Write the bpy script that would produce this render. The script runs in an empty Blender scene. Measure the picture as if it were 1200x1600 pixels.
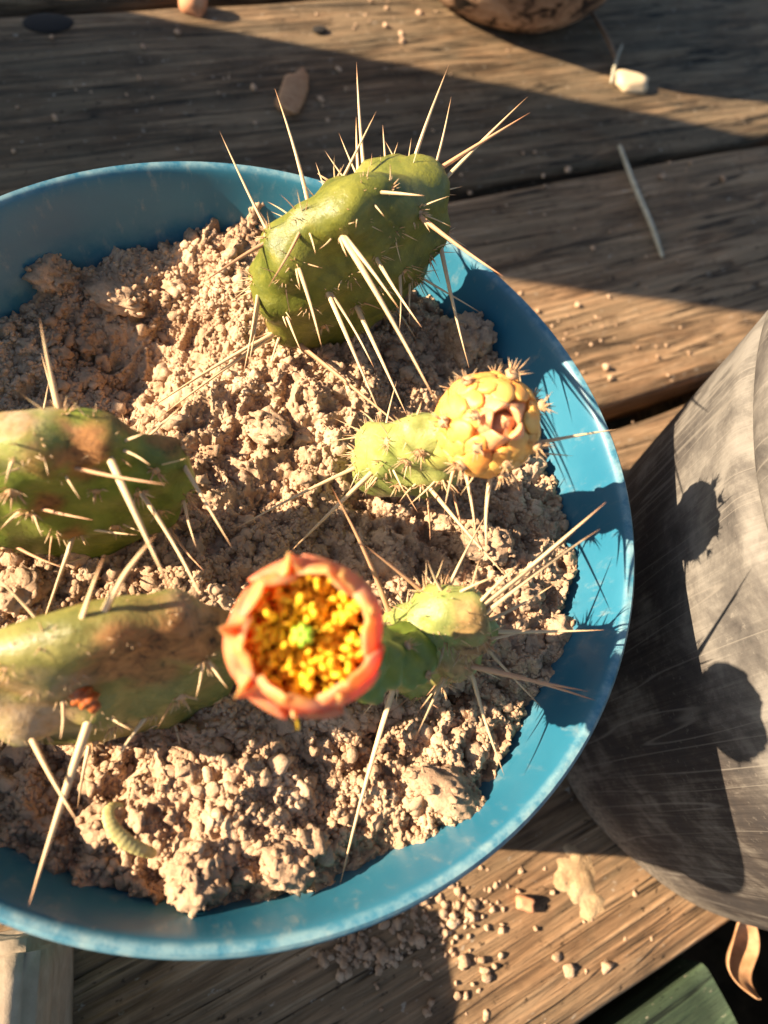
import bpy, bmesh, math, random
import numpy as np
from mathutils import Vector, Matrix, Quaternion
from mathutils.bvhtree import BVHTree

rng = np.random.default_rng(7)
random.seed(7)
scene = bpy.context.scene
col = scene.collection
rad = math.radians

# ------------------------------------------------------------------ camera
ZR = 0.17                                   # height of the blue pot's rim above the deck
FPX, EL, ROLL = 1150.0, rad(62), rad(28)    # focal length in photo pixels, tilt below horizon, roll
CF = np.array([0, math.cos(EL), -math.sin(EL)])
_R = np.array([1.0, 0, 0]); _U = np.cross(_R, CF)
CR = math.cos(ROLL) * _R + math.sin(ROLL) * _U
CU = -math.sin(ROLL) * _R + math.cos(ROLL) * _U
CAM = np.array([0.04, -0.0917, ZR + 0.187])
cam = bpy.data.cameras.new('camera'); camo = bpy.data.objects.new('camera', cam); col.objects.link(camo)
camo.matrix_world = Matrix(((CR[0], CU[0], -CF[0], CAM[0]), (CR[1], CU[1], -CF[1], CAM[1]),
                            (CR[2], CU[2], -CF[2], CAM[2]), (0, 0, 0, 1)))
cam.sensor_fit = 'VERTICAL'; cam.sensor_height = 36.0; cam.sensor_width = 36.0
cam.lens = 36.0 * FPX / 1600.0
cam.clip_start = 0.01; cam.clip_end = 500
cam.dof.use_dof = True; cam.dof.focus_distance = 0.225; cam.dof.aperture_fstop = 11.0
scene.camera = camo

# ------------------------------------------------------------------ light
SUN_EL, SUN_AZ = rad(27.5), rad(27)         # light travels towards azimuth 27 degrees
ldir = Vector((math.cos(SUN_EL) * math.cos(SUN_AZ), math.cos(SUN_EL) * math.sin(SUN_AZ), -math.sin(SUN_EL)))
world = bpy.data.worlds.new('World'); scene.world = world; world.use_nodes = True
wn = world.node_tree
sky = wn.nodes.new('ShaderNodeTexSky'); sky.sky_type = 'NISHITA'; sky.sun_disc = False
sky.sun_elevation = SUN_EL; sky.sun_rotation = math.pi / 2 - (SUN_AZ + math.pi)
bg = wn.nodes['Background']; bg.inputs['Strength'].default_value = 0.05
wn.links.new(sky.outputs[0], bg.inputs[0])
sl = bpy.data.lights.new('sun', 'SUN'); sl.energy = 5.0; sl.angle = rad(0.5); sl.color = (1.0, 0.81, 0.58)
so = bpy.data.objects.new('sun', sl); col.objects.link(so); so.location = (-2, -1, 2)
so.rotation_euler = ldir.to_track_quat('-Z', 'Y').to_euler()
scene.view_settings.view_transform = 'Standard'; scene.view_settings.look = 'None'
scene.view_settings.gamma = 1.0; scene.view_settings.exposure = 1.85

# ------------------------------------------------------------------ helpers
def raydir(x, y):
    return CF * FPX + (x - 600) * CR - (y - 800) * CU
def P(x, y, z):                              # photo pixel on the level z (deck = 0)
    d = raydir(x, y); return CAM + d * ((z - CAM[2]) / d[2])
def PR(x, y, dz):                            # level given from the pot rim
    return P(x, y, ZR + dz)
def PD(x, y, depth):
    return CAM + raydir(x, y) * (depth / FPX)
def depth_of(w):
    return float((np.asarray(w) - CAM) @ CF)

def mesh_np(name, V, Fc, smooth=True):
    V = np.asarray(V, dtype=np.float32); Fc = np.asarray(Fc, dtype=np.int32)
    me = bpy.data.meshes.new(name); k = Fc.shape[1]
    me.vertices.add(len(V)); me.vertices.foreach_set('co', V.ravel())
    me.loops.add(Fc.size); me.loops.foreach_set('vertex_index', Fc.ravel())
    me.polygons.add(len(Fc))
    me.polygons.foreach_set('loop_start', np.arange(0, Fc.size, k, dtype=np.int32))
    me.polygons.foreach_set('loop_total', np.full(len(Fc), k, dtype=np.int32))
    if smooth: me.polygons.foreach_set('use_smooth', np.ones(len(Fc), dtype=bool))
    me.update(calc_edges=True); me.validate()
    return me
def link(name, me, mat=None, parent=None, loc=(0, 0, 0)):
    o = bpy.data.objects.new(name, me); col.objects.link(o)
    if mat is not None and me is not None and len(me.materials) == 0: me.materials.append(mat)
    o.parent = parent; o.location = loc
    return o
def empty(name, loc):
    o = bpy.data.objects.new(name, None); col.objects.link(o); o.location = loc; o.empty_display_size = .01
    return o
def tag(o, label=None, cat=None, group=None, kind=None):
    if label: o['label'] = label
    if cat: o['category'] = cat
    if group: o['group'] = group
    if kind: o['kind'] = kind
    return o
def attr(me, name, vals):
    a = me.attributes.new(name, 'FLOAT', 'POINT'); a.data.foreach_set('value', np.asarray(vals, dtype=np.float32))

def _hash(ix, iy, iz):
    h = (ix * 374761393 + iy * 668265263 + iz * 2147483647 + 1013904223) & 0xFFFFFFFF
    h = ((h ^ (h >> 13)) * 1274126177) & 0xFFFFFFFF
    h = ((h ^ (h >> 16)) * 2246822519) & 0xFFFFFFFF
    return ((h ^ (h >> 15)) & 0xFFFFFF) / float(0xFFFFFF)
def vnoise(p):                               # smooth value noise, 0..1
    p = np.asarray(p, dtype=np.float64) + 1000.0
    i = np.floor(p).astype(np.int64); t = p - i; t = t * t * (3 - 2 * t); r = 0
    for dx in (0, 1):
        for dy in (0, 1):
            for dz in (0, 1):
                w = (t[:, 0] if dx else 1 - t[:, 0]) * (t[:, 1] if dy else 1 - t[:, 1]) * (t[:, 2] if dz else 1 - t[:, 2])
                r = r + w * _hash(i[:, 0] + dx, i[:, 1] + dy, i[:, 2] + dz)
    return r
def fbm(p, octv=4, gain=.5):
    s = 0; a = 1; tot = 0; p = np.asarray(p, float)
    for o in range(octv):
        s = s + a * vnoise(p * (2.03 ** o) + 17.3 * o); tot += a; a *= gain
    return s / tot
def sstep(a, b, x):
    t = np.clip((x - a) / (b - a), 0, 1); return t * t * (3 - 2 * t)

def ico(sub):
    bm = bmesh.new(); bmesh.ops.create_icosphere(bm, subdivisions=sub, radius=1.0)
    bm.verts.ensure_lookup_table()
    V = np.array([v.co[:] for v in bm.verts]); Fc = np.array([[v.index for v in f.verts] for f in bm.faces])
    bm.free(); return V, Fc
ICO = {k: ico(k) for k in (1, 2, 3, 4, 5, 6)}

def tube(path, radii, seg=10, cap=True, flat=(1, 1)):
    path = np.asarray(path, float); n = len(path)
    T = np.gradient(path, axis=0); T /= np.linalg.norm(T, axis=1)[:, None]
    ref = np.array([0, 0, 1.0]) if abs(T[0][2]) < .9 else np.array([1.0, 0, 0])
    A = np.cross(T[0], ref); A /= np.linalg.norm(A); V = []
    for i in range(n):
        A = A - T[i] * (A @ T[i]); A /= np.linalg.norm(A); B = np.cross(T[i], A)
        for k in range(seg):
            a = 2 * math.pi * k / seg
            V.append(path[i] + radii[i] * (math.cos(a) * A * flat[0] + math.sin(a) * B * flat[1]))
    Fc = []
    for i in range(n - 1):
        for k in range(seg):
            k2 = (k + 1) % seg
            Fc.append((i * seg + k, i * seg + k2, (i + 1) * seg + k2, (i + 1) * seg + k))
    V = V + [path[0], path[-1]]
    Q = []
    for k in range(seg):
        k2 = (k + 1) % seg
        Q.append((len(V) - 2, k2, k)); Q.append((len(V) - 1, (n - 1) * seg + k, (n - 1) * seg + k2))
    tri = [t for q in Fc for t in ((q[0], q[1], q[2]), (q[0], q[2], q[3]))] + Q
    return np.array(V), np.array(tri)
def lathe(profile, seg=160, wob=None):       # closed or open (r, z) profile
    pr = np.asarray(profile, float); n = len(pr); V = []
    for i in range(seg):
        a = 2 * math.pi * i / seg; k = 1 if wob is None else wob(a)
        V += [(r * k * math.cos(a), r * k * math.sin(a), z) for r, z in pr]
    Fc = []
    for i in range(seg):
        j = (i + 1) % seg
        for k in range(n - 1):
            Fc.append((i * n + k, j * n + k, j * n + k + 1, i * n + k + 1))
    return np.array(V), np.array(Fc)
def smooth_profile(pts, it=2):
    p = np.array(pts, float)
    for _ in range(it):
        q = [p[0]]
        for a, b in zip(p[:-1], p[1:]): q += [a * .75 + b * .25, a * .25 + b * .75]
        p = np.array(q + [p[-1]])
    return p

# ------------------------------------------------------------------ materials
class NT:
    def __init__(s, name):
        s.m = bpy.data.materials.new(name); s.m.use_nodes = True; s.t = s.m.node_tree
        s.b = s.t.nodes['Principled BSDF']; s.tc = s.t.nodes.new('ShaderNodeTexCoord')
    def n(s, typ, **kw):
        x = s.t.nodes.new(typ)
        for k, v in kw.items(): setattr(x, k, v)
        return x
    def l(s, a, b): s.t.links.new(a, b)
    def mapping(s, scale=(1, 1, 1), rnd=False, src=None):
        m = s.n('ShaderNodeMapping'); m.inputs['Scale'].default_value = scale
        s.l(src or s.tc.outputs['Object'], m.inputs['Vector'])
        if rnd:
            oi = s.n('ShaderNodeObjectInfo'); c = s.n('ShaderNodeMath', operation='MULTIPLY'); c.inputs[1].default_value = 37.0
            s.l(oi.outputs['Random'], c.inputs[0]); v = s.n('ShaderNodeCombineXYZ')
            for i in range(3): s.l(c.outputs[0], v.inputs[i])
            s.l(v.outputs[0], m.inputs['Location'])
        return m.outputs[0]
    def noise(s, vec, scale, detail=5, rough=.55, dist=0.0):
        x = s.n('ShaderNodeTexNoise'); x.inputs['Scale'].default_value = scale; x.inputs['Detail'].default_value = detail
        x.inputs['Roughness'].default_value = rough; x.inputs['Distortion'].default_value = dist
        if vec is not None: s.l(vec, x.inputs['Vector'])
        return x.outputs['Fac']
    def ramp(s, fac, stops):
        r = s.n('ShaderNodeValToRGB'); e = r.color_ramp.elements
        while len(e) < len(stops): e.new(0.5)
        for el, (p, c) in zip(e, stops):
            el.position = p; el.color = (c[0], c[1], c[2], 1) if not np.isscalar(c) else (c, c, c, 1)
        s.l(fac, r.inputs[0]); return r.outputs[0]
    def mix(s, fac, a, b, mode='MIX'):
        x = s.n('ShaderNodeMix', data_type='RGBA', blend_type=mode)
        if np.isscalar(fac): x.inputs[0].default_value = fac
        else: s.l(fac, x.inputs[0])
        for i, v in ((6, a), (7, b)):
            if isinstance(v, (tuple, list)): x.inputs[i].default_value = (v[0], v[1], v[2], 1)
            else: s.l(v, x.inputs[i])
        return x.outputs[2]
    def math(s, op, a, b=None):
        x = s.n('ShaderNodeMath', operation=op)
        for i, v in ((0, a), (1, b)):
            if v is None: continue
            if np.isscalar(v): x.inputs[i].default_value = v
            else: s.l(v, x.inputs[i])
        return x.outputs[0]
    def attr(s, name):
        x = s.n('ShaderNodeAttribute'); x.attribute_name = name; return x.outputs['Fac']
    def bump(s, h, strength=.3, dist=.001, prev=None):
        x = s.n('ShaderNodeBump'); x.inputs['Strength'].default_value = strength; x.inputs['Distance'].default_value = dist
        s.l(h, x.inputs['Height'])
        if prev is not None: s.l(prev, x.inputs['Normal'])
        return x.outputs[0]
    def out(s, color=None, rough=None, normal=None, spec=None, sss=None, sss_r=(.01, .004, .002)):
        b = s.b.inputs
        for v, k in ((color, 'Base Color'), (rough, 'Roughness')):
            if v is None: continue
            if isinstance(v, (tuple, list)): b[k].default_value = (v[0], v[1], v[2], 1)
            elif np.isscalar(v): b[k].default_value = v
            else: s.l(v, b[k])
        if normal is not None: s.l(normal, b['Normal'])
        if spec is not None: b['Specular IOR Level'].default_value = spec
        if sss:
            b['Subsurface Weight'].default_value = sss; b['Subsurface Radius'].default_value = sss_r; b['Subsurface Scale'].default_value = 1.0
        return s.m

def mat_wood(name, dark, mid, pale, grey, greyamt):
    m = NT(name)
    v1 = m.mapping((3, 34, 34), True); v2 = m.mapping((14, 420, 420), True); v3 = m.mapping((7, 16, 16), True)
    grain = m.noise(v1, 3.0, 7, .62, .8); fib = m.noise(v2, 1.0, 5, .6, .2); blot = m.noise(v3, 1.6, 7, .65, .4)
    c = m.ramp(grain, [(.32, dark), (.5, mid), (.68, pale)])
    c = m.mix(m.ramp(fib, [(.36, .75), (.62, 0)]), c, dark)
    g = m.ramp(blot, [(.42 - .1 * greyamt, 0), (.62 - .12 * greyamt, 1)])
    c = m.mix(m.math('MULTIPLY', g, greyamt), c, grey)
    spl = m.noise(m.mapping((1.6, 26, 26), True), 2.2, 3, .55, .35)
    split = m.ramp(spl, [(.478, 0), (.494, .9), (.506, .9), (.522, 0)])
    c = m.mix(m.math('MULTIPLY', split, m.ramp(blot, [(.42, .15), (.55, 1)])), c, tuple(x * .35 for x in dark))
    c = m.mix(m.ramp(m.noise(m.mapping((9, 12, 12), True), 2.5, 6, .7), [(.52, 0), (.72, .6)]), c, tuple(x * 1.2 for x in dark))
    spk = m.noise(m.mapping((60, 90, 90), True), 3.0, 3, .6)
    c = m.mix(m.ramp(spk, [(.28, .85), (.36, 0)]), c, tuple(x * .25 for x in dark))
    c = m.mix(m.ramp(spk, [(.66, 0), (.72, .6)]), c, (.42, .36, .28))
    nb = m.bump(grain, .8, .004); nb = m.bump(fib, .8, .0016, nb); nb = m.bump(spk, .25, .001, nb)
    inv = m.math('SUBTRACT', 1.0, split); nb = m.bump(inv, .6, .002, nb)
    return m.out(c, .82, nb, .25)
M_WOOD = mat_wood('weathered_brown_wood', (.060, .034, .018), (.32, .185, .095), (.55, .36, .205), (.25, .18, .105), .4)
M_WOODG = mat_wood('weathered_grey_wood', (.022, .015, .008), (.165, .10, .052), (.40, .26, .145), (.17, .13, .08), .5)
M_WOODGREEN = mat_wood('green_painted_wood', (.01, .02, .012), (.03, .055, .03), (.05, .08, .04), (.045, .06, .035), .4)
M_DARK = NT('dark_knot').out((.012, .009, .007), .95)

def mat_blue():
    m = NT('blue_plastic')
    o = m.tc.outputs['Object']
    n1 = m.noise(o, 14, 6, .6); n2 = m.noise(o, 160, 4, .7); n3 = m.noise(m.mapping((40, 40, 10)), 6, 5, .6)
    c = m.ramp(n1, [(.3, (.014, .112, .185)), (.7, (.026, .155, .232))])
    dust = m.math('MULTIPLY', m.ramp(n3, [(.55, 0), (.68, 1)]), m.ramp(n2, [(.42, .05), (.62, 1)]))
    c = m.mix(m.math('MULTIPLY', dust, .32), c, (.30, .30, .26))
    w = m.attr('wear')                            # scuffed lip and soil dust on the wall
    c = m.mix(m.math('MULTIPLY', w, m.ramp(n2, [(.36, .1), (.62, .9)])), c, (.30, .42, .42))
    nb = m.bump(n2, .12, .0006)
    return m.out(c, m.ramp(n1, [(.3, .34), (.7, .5)]), nb, .45)
M_BLUE = mat_blue()

def mat_soil(name, a, b, c3):
    m = NT(name); o = m.tc.outputs['Object']
    n1 = m.noise(o, 55, 5, .6); n2 = m.noise(o, 900, 6, .75); n3 = m.noise(o, 260, 5, .65)
    c = m.ramp(n1, [(.3, a), (.52, b), (.72, c3)])
    c = m.mix(m.ramp(n2, [(.3, .45), (.5, 0)]), c, tuple(x * .35 for x in a))
    c = m.mix(m.ramp(n3, [(.6, 0), (.75, .45)]), c, tuple(min(1, x * 1.25) for x in c3))
    nb = m.bump(n3, .6, .0016); nb = m.bump(n2, .8, .0007, nb)
    return m.out(c, 1.0, nb, .08)
M_SOIL = mat_soil('sandy_soil', (.35, .22, .135), (.50, .335, .215), (.64, .455, .305))
M_SOILD = mat_soil('dark_earth', (.03, .022, .015), (.06, .045, .03), (.09, .065, .045))
M_DUST = mat_soil('pale_wood_dust', (.34, .22, .12), (.46, .31, .17), (.55, .40, .24))

def mat_cactus(name, g1, g2, scar, sss=.12):
    m = NT(name); o = m.tc.outputs['Object']
    n1 = m.noise(o, 60, 5, .6, .3); n2 = m.noise(o, 420, 4, .6); n3 = m.noise(o, 190, 6, .7, .6); n4 = m.noise(o, 120, 4, .6, .5)
    c = m.ramp(n1, [(.36, g1), (.64, g2)]); c = m.mix(m.ramp(n4, [(.5, 0), (.72, .55)]), c, tuple(x * .5 for x in g1)); c = m.mix(m.ramp(n4, [(.28, .5), (.42, 0)]), c, (g2[0] * 1.5, g2[1] * 1.3, g2[2] * 1.3))
    c = m.mix(m.ramp(n2, [(.64, 0), (.72, .35)]), c, tuple(min(1, x * 1.8) for x in g2))
    sc = m.attr('scar')
    scc = m.ramp(n3, [(.34, (.02, .009, .005)), (.46, scar), (.66, tuple(min(1, x * 1.9) for x in scar))])
    s = m.math('MULTIPLY', sc, m.ramp(n3, [(.3, 1), (.75, .82)]))
    c = m.mix(s, c, scc)
    c = m.mix(m.math('MULTIPLY', m.attr('dust'), m.ramp(n2, [(.3, .3), (.7, 1)])), c, (.46, .34, .22))
    nb = m.bump(n2, .3, .0008); nb = m.bump(n3, .35, .0016, nb)
    r = m.math('ADD', m.math('MULTIPLY', sc, .4), .42)
    return m.out(c, r, nb, .4, sss, (.003, .0025, .0008))
M_CACT = mat_cactus('green_pad_skin', (.060, .078, .010), (.20, .195, .028), (.20, .085, .03))
M_CACTB = mat_cactus('bright_pad_skin', (.085, .12, .012), (.21, .245, .035), (.22, .09, .03))
M_CACTO = mat_cactus('olive_pad_skin', (.11, .115, .022), (.28, .24, .07), (.24, .105, .035))
M_CACTP = mat_cactus('pale_green_pad_skin', (.17, .21, .045), (.36, .37, .12), (.25, .12, .05))

def mat_spine(name, base, mid, tip):
    m = NT(name); t = m.attr('t')
    c = m.ramp(t, [(0.0, base), (.10, mid), (.78, mid), (1.0, tip)])
    oi = m.n('ShaderNodeObjectInfo')
    c = m.mix(m.math('MULTIPLY', oi.outputs['Random'], .35), c, tuple(x * .55 for x in mid))
    n = m.noise(m.mapping((900, 900, 3)), 1.0, 3)
    return m.out(c, .5, m.bump(n, .2, .0004), .4, .1, (.002, .001, .0005))
M_SPINE = mat_spine('straw_spine', (.34, .15, .07), (.64, .46, .26), (.42, .18, .08))
M_SPINEB = mat_spine('brown_spine', (.28, .11, .05), (.50, .28, .15), (.36, .13, .06))
M_GLOCH = mat_spine('areole_wool', (.30, .15, .07), (.48, .29, .15), (.62, .45, .27))

def mat_petal(name, stops):
    m = NT(name); t = m.attr('t'); o = m.tc.outputs['Object']; n = m.noise(o, 300, 4, .6)
    c = m.ramp(t, stops); n5 = m.noise(o, 90, 3, .6)
    c = m.mix(m.ramp(n5, [(.4, 0), (.65, .7)]), c, (.86, .50, .12)); c = m.mix(m.ramp(n, [(.5, 0), (.75, .35)]), c, (.80, .16, .08))
    m.out(c, .5, m.bump(n, .1, .0006), .35, .35, (.006, .0025, .001))
    tr = m.n('ShaderNodeBsdfTranslucent'); m.l(m.mix(.35, c, (.9, .2, .03)), tr.inputs[0])
    mx = m.n('ShaderNodeMixShader'); mx.inputs[0].default_value = .55
    m.l(m.b.outputs[0], mx.inputs[1]); m.l(tr.outputs[0], mx.inputs[2])
    m.l(mx.outputs[0], m.t.nodes['Material Output'].inputs['Surface'])
    return m.m
M_PETAL = mat_petal('petal', [(0, (.60, .42, .06)), (.4, (.85, .34, .08)), (.72, (.90, .30, .19)), (.92, (.90, .42, .24)), (1, (.92, .66, .32))])
M_PETALI = mat_petal('inner_petal', [(0, (.85, .16, .02)), (.5, (.88, .07, .025)), (.84, (.90, .14, .07)), (.93, (.90, .40, .24)), (1, (.92, .66, .38))])
def mat_plain(name, a, b, scale=200, rough=.5, sss=0, spec=.4, bump=.2):
    m = NT(name); n = m.noise(m.mapping((1, 1, 1), True), scale, 5, .6)
    return m.out(m.ramp(n, [(.3, a), (.7, b)]), rough, m.bump(n, bump, .001), spec, sss, (.004, .0025, .001))
M_ANTHER = mat_plain('anther', (.84, .36, .012), (.94, .60, .035), 600, .6, .25)
M_STIGMA = mat_plain('stigma', (.22, .42, .02), (.38, .58, .05), 500, .45, .2)
M_OVARY = mat_plain('ovary_skin', (.06, .11, .012), (.17, .21, .03), 150, .45, .15)
M_OVARYP = mat_plain('bud_base_skin', (.30, .30, .07), (.46, .42, .12), 150, .5, .15)
M_SCALE = mat_plain('bud_scale', (.62, .22, .045), (.84, .46, .11), 90, .5, .3)
M_BUDP = mat_plain('bud_petal', (.60, .23, .10), (.72, .38, .18), 220, .5, .3)
M_SCAB = mat_plain('scab', (.22, .05, .012), (.50, .14, .03), 350, .35)
M_CURL = mat_plain('dry_leaf', (.34, .30, .10), (.52, .45, .20), 400, .6, .15)
M_LEAFB = mat_plain('brown_leaf', (.26, .12, .05), (.42, .24, .12), 200, .7)
M_TERRA = mat_plain('terracotta', (.42, .17, .08), (.60, .30, .16), 120, .85)
M_STRAW = mat_plain('straw', (.30, .27, .19), (.46, .42, .32), 200, .7)
M_CHIP = mat_plain('wood_chip', (.20, .12, .07), (.34, .22, .13), 160, .85)
M_CHIPP = mat_plain('pale_chip', (.52, .38, .22), (.66, .52, .34), 160, .85)
M_STONE = mat_plain('block_stone', (.28, .21, .145), (.44, .345, .25), 90, .9, 0, .2, .6)
M_BARK = mat_plain('crumbling_wood', (.07, .035, .02), (.22, .12, .07), 110, .95, 0, .1, .8)

def mat_blackpot():
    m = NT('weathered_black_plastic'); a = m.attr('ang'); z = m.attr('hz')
    v = m.n('ShaderNodeCombineXYZ'); m.l(m.math('MULTIPLY', a, 75.0), v.inputs[0]); m.l(m.math('MULTIPLY', z, 7.0), v.inputs[1])
    n1 = m.noise(v.outputs[0], 1.0, 7, .65, .5); o = m.tc.outputs['Object']
    n2 = m.noise(o, 40, 6, .65, .3); n3 = m.noise(o, 420, 4, .7)
    v2 = m.n('ShaderNodeCombineXYZ'); m.l(m.math('MULTIPLY', a, 11.0), v2.inputs[0]); m.l(m.math('MULTIPLY', z, 1.3), v2.inputs[1])
    n4 = m.noise(v2.outputs[0], 1.0, 1, .4, .25)
    c = m.ramp(m.math('ADD', m.math('MULTIPLY', n1, .35), m.math('MULTIPLY', n2, .65)), [(.38, (.014, .010, .0085)), (.5, (.050, .040, .034)), (.64, (.15, .132, .112))])
    c = m.mix(m.ramp(n2, [(.35, .6), (.6, 0)]), c, (.05, .046, .046))
    c = m.mix(m.ramp(n3, [(.6, 0), (.7, .3)]), c, (.22, .195, .165))
    lit_top = m.math('MULTIPLY', m.ramp(z, [(.40, 0), (.50, 1)]), m.ramp(n2, [(.35, .15), (.6, 1)]))  # upper wall coloured paler to imitate its sunlit part, edge broken by noise
    c = m.mix(m.math('MULTIPLY', lit_top, .5), c, (.25, .235, .21))
    lit_foot = m.math('MULTIPLY', m.ramp(z, [(.02, 1), (.10, 0)]), m.ramp(n3, [(.4, .2), (.6, 1)])); c = m.mix(m.math('MULTIPLY', lit_foot, .7), c, (.30, .255, .20))  # foot of the wall coloured paler, standing in for the sunlit strip there
    crack = m.ramp(n4, [(.490, 0), (.498, .5), (.502, .5), (.510, 0)])
    c = m.mix(crack, c, (.20, .18, .155))
    nb = m.bump(n1, .3, .0014); nb = m.bump(n3, .25, .0006, nb)
    return m.out(c, .8, nb, .12)
M_BPOT = mat_blackpot()
def mat_mottled():
    m = NT('mottled_clay'); o = m.tc.outputs['Object']; n1 = m.noise(o, 60, 4, .65, 1.0); n2 = m.noise(o, 30, 4)
    c = m.ramp(n1, [(.44, (.012, .009, .007)), (.49, (.36, .21, .12)), (.70, (.52, .34, .21))])
    c = m.mix(m.ramp(n2, [(.35, .5), (.65, 0)]), c, (.12, .07, .045))
    return m.out(c, .85, m.bump(n1, .8, .003), .2)
M_MOTTLE = mat_mottled()

# ------------------------------------------------------------------ ground and deck
gv = np.array([(-150, -150, -.30), (150, -150, -.30), (150, 150, -.30), (-150, 150, -.30)])
tag(link('ground', mesh_np('ground', gv, [[0, 1, 2, 3]]), M_SOILD), kind='structure')
PA = rad(50.2); pu = np.array([math.cos(PA), math.sin(PA)]); pn = np.array([-pu[1], pu[0]])
def un(px, py, z=0.0):
    w = P(px, py, z); return float(w[:2] @ pu), float(w[:2] @ pn)
nT = un(100, 15)[1]; nQ = un(960, 255)[1]; nR0 = un(1040, 600)[1]; nR1 = un(1040, 640)[1]; nS = un(1020, 1530)[1]
PLANK_T = .032
bm = bmesh.new()
for u0 in (-1.3, -.75, -.2, .42, 1.0, 1.5):
    bmesh.ops.create_cube(bm, size=1.0, matrix=Matrix.Translation((u0, 0, -.031 - .045)) @ Matrix.Diagonal((.05, 3.0, .09, 1)))
me = bpy.data.meshes.new('deck'); bm.to_mesh(me); bm.free()
deck = link('deck', me, M_WOODG); deck.rotation_euler = (0, 0, PA); tag(deck, kind='structure')

def plank_mesh(L, W, seed, rough=1.0, wob=.0015):
    nx = max(24, int(L / .012)); r = .0045
    prof = [(-W / 2, -PLANK_T)] + [(-W / 2, -PLANK_T * .6), (-W / 2, -r)]
    for a in (30, 60, 90): prof.append((-W / 2 + r - r * math.cos(rad(a)), -r + r * math.sin(rad(a))))
    prof += [(-W / 2 + r + (W - 2 * r) * i / 26, 0) for i in range(1, 26)]
    for a in (90, 60, 30): prof.append((W / 2 - r + r * math.cos(rad(a)), -r + r * math.sin(rad(a))))
    prof += [(W / 2, -r), (W / 2, -PLANK_T * .6), (W / 2, -PLANK_T)]
    pr = np.array(prof); k = len(pr); xs = np.linspace(0, L, nx)
    X = np.repeat(xs, k); Y = np.tile(pr[:, 0], nx); Z = np.tile(pr[:, 1], nx)
    g = fbm(np.stack([X * 5, Y * 110, X * 0 + seed * 3.1], 1), 3) - .5
    w = fbm(np.stack([X * 9, np.sign(Y) * 3 + seed, X * 0], 1), 3) - .5
    top = sstep(-.02, -.002, Z)
    Z = Z + top * (g * .0035 * rough - abs(Y / (W / 2)) ** 6 * .0012)
    edge = sstep(.8, 1.0, abs(Y) / (W / 2)); Y = Y + edge * w * wob * 4
    V = np.stack([X, Y, Z], 1); Fc = []
    idx = np.arange(nx * k).reshape(nx, k)
    q = np.stack([idx[:-1, :-1], idx[1:, :-1], idx[1:, 1:], idx[:-1, 1:]], -1).reshape(-1, 4)
    tri = np.concatenate([q[:, [0, 1, 2]], q[:, [0, 2, 3]]])
    bot = np.stack([idx[:-1, -1], idx[1:, -1], idx[1:, 0], idx[:-1, 0]], -1)
    tri = np.concatenate([tri, bot[:, [0, 1, 2]], bot[:, [0, 2, 3]]])
    ends = [(0, i + 1, i) for i in range(1, k - 1)] + [(idx[-1, 0], idx[-1, i], idx[-1, i + 1]) for i in range(1, k - 1)]
    tri = np.concatenate([tri, np.array(ends)])[:, ::-1]
    return mesh_np('plank', V, tri)
pk = 0
def plank(u0, u1, n0, n1, mat, dz=0.0, rough=1.0, wob=.0015):
    global pk; pk += 1
    o = link('plank', plank_mesh(u1 - u0, n1 - n0, pk, rough, wob), mat, deck, (u0, (n0 + n1) / 2, dz))
    return o
pw = nT - nQ
uj = un(930, 1380)[0]
plank(-1.5, 1.6, nT + 2 * pw + .012, nT + 3 * pw, M_WOODG)
plank(-1.5, 1.6, nT + pw + .012, nT + 2 * pw, M_WOOD)
plank(-1.5, 1.6, nT + .012, nT + pw, M_WOODG)
plankT = plank(-1.5, 1.6, nQ + .004, nT, M_WOODG, 0, 1.6)
plank(-1.5, 1.6, nR0, nQ - .005, M_WOOD, 0, 1.3)
nM = (nR1 + nS) / 2 + .02
plank(-1.5, .36, nM + .003, nR1, M_WOOD)
plank(.365, 1.6, nM + .003, nR1, M_WOODG)
plank(-1.5, 1.6, nS, nM - .002, M_WOOD, 0, 1.3)
ug = un(1115, 1560, -.03)[0]
plank(-1.5, ug, nS - .012 - pw, nS - .016, M_WOODGREEN, -.02)
plank(ug + .10, 1.6, nS - .03 - pw, nS - .04, M_WOODG, -.006)
for i in range(1, 5):
    plank(-1.5, 1.6, nS - .02 - (i + 1) * pw, nS - .03 - i * pw, (M_WOOD, M_WOODG)[i % 2])
# a dark knot and a nail in the plank behind the pot
def knot(name, px, py, rx, ry, parent, z=.0002):
    u, n = un(px, py); V, Fc = ICO[3]
    V = V * (1 + .3 * (fbm(V * 1.7 + px, 3)[:, None] - .5)); V = V * np.array([rx, ry, .0016])
    o = link(name, mesh_np(name, V, Fc), M_DARK, parent)
    o.location = (u - parent.location[0], n - parent.location[1], z); return o
knot('knot', 75, 35, .017, .010, plankT, -.0004); knot('nail', 500, 48, .006, .004, plankT, .0008)

# ------------------------------------------------------------------ blue pot
PRO = [(.003, .004), (.079, .004), (.081, .0), (.086, .0), (.089, .006), (.1085, ZR - .020), (.1145, ZR - .0035), (.1165, ZR - .0015), (.1185, ZR),
       (.1200, ZR - .0008), (.1204, ZR - .003), (.1192, ZR - .006), (.1165, ZR - .007), (.1145, ZR - .012)]
inner = [(.003, .010), (.080, .010), (.086, .016), (.1065, ZR - .032), (.1105, ZR - .020), (.1140, ZR - .008), (.1158, ZR - .0022), (.1172, ZR - .0003), (.1188, ZR)]
outer = [(.1188, ZR), (.1200, ZR - .0012), (.1203, ZR - .0035), (.1192, ZR - .0065), (.1150, ZR - .0085), (.112, ZR - .03), (.092, .012), (.090, .002), (.086, .0), (.003, .003)]
tpot = empty('plant_pot', (0, 0, 0)); tag(tpot, 'round blue plastic pot filled with sandy soil and spiny cacti', 'plant pot')
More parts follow.
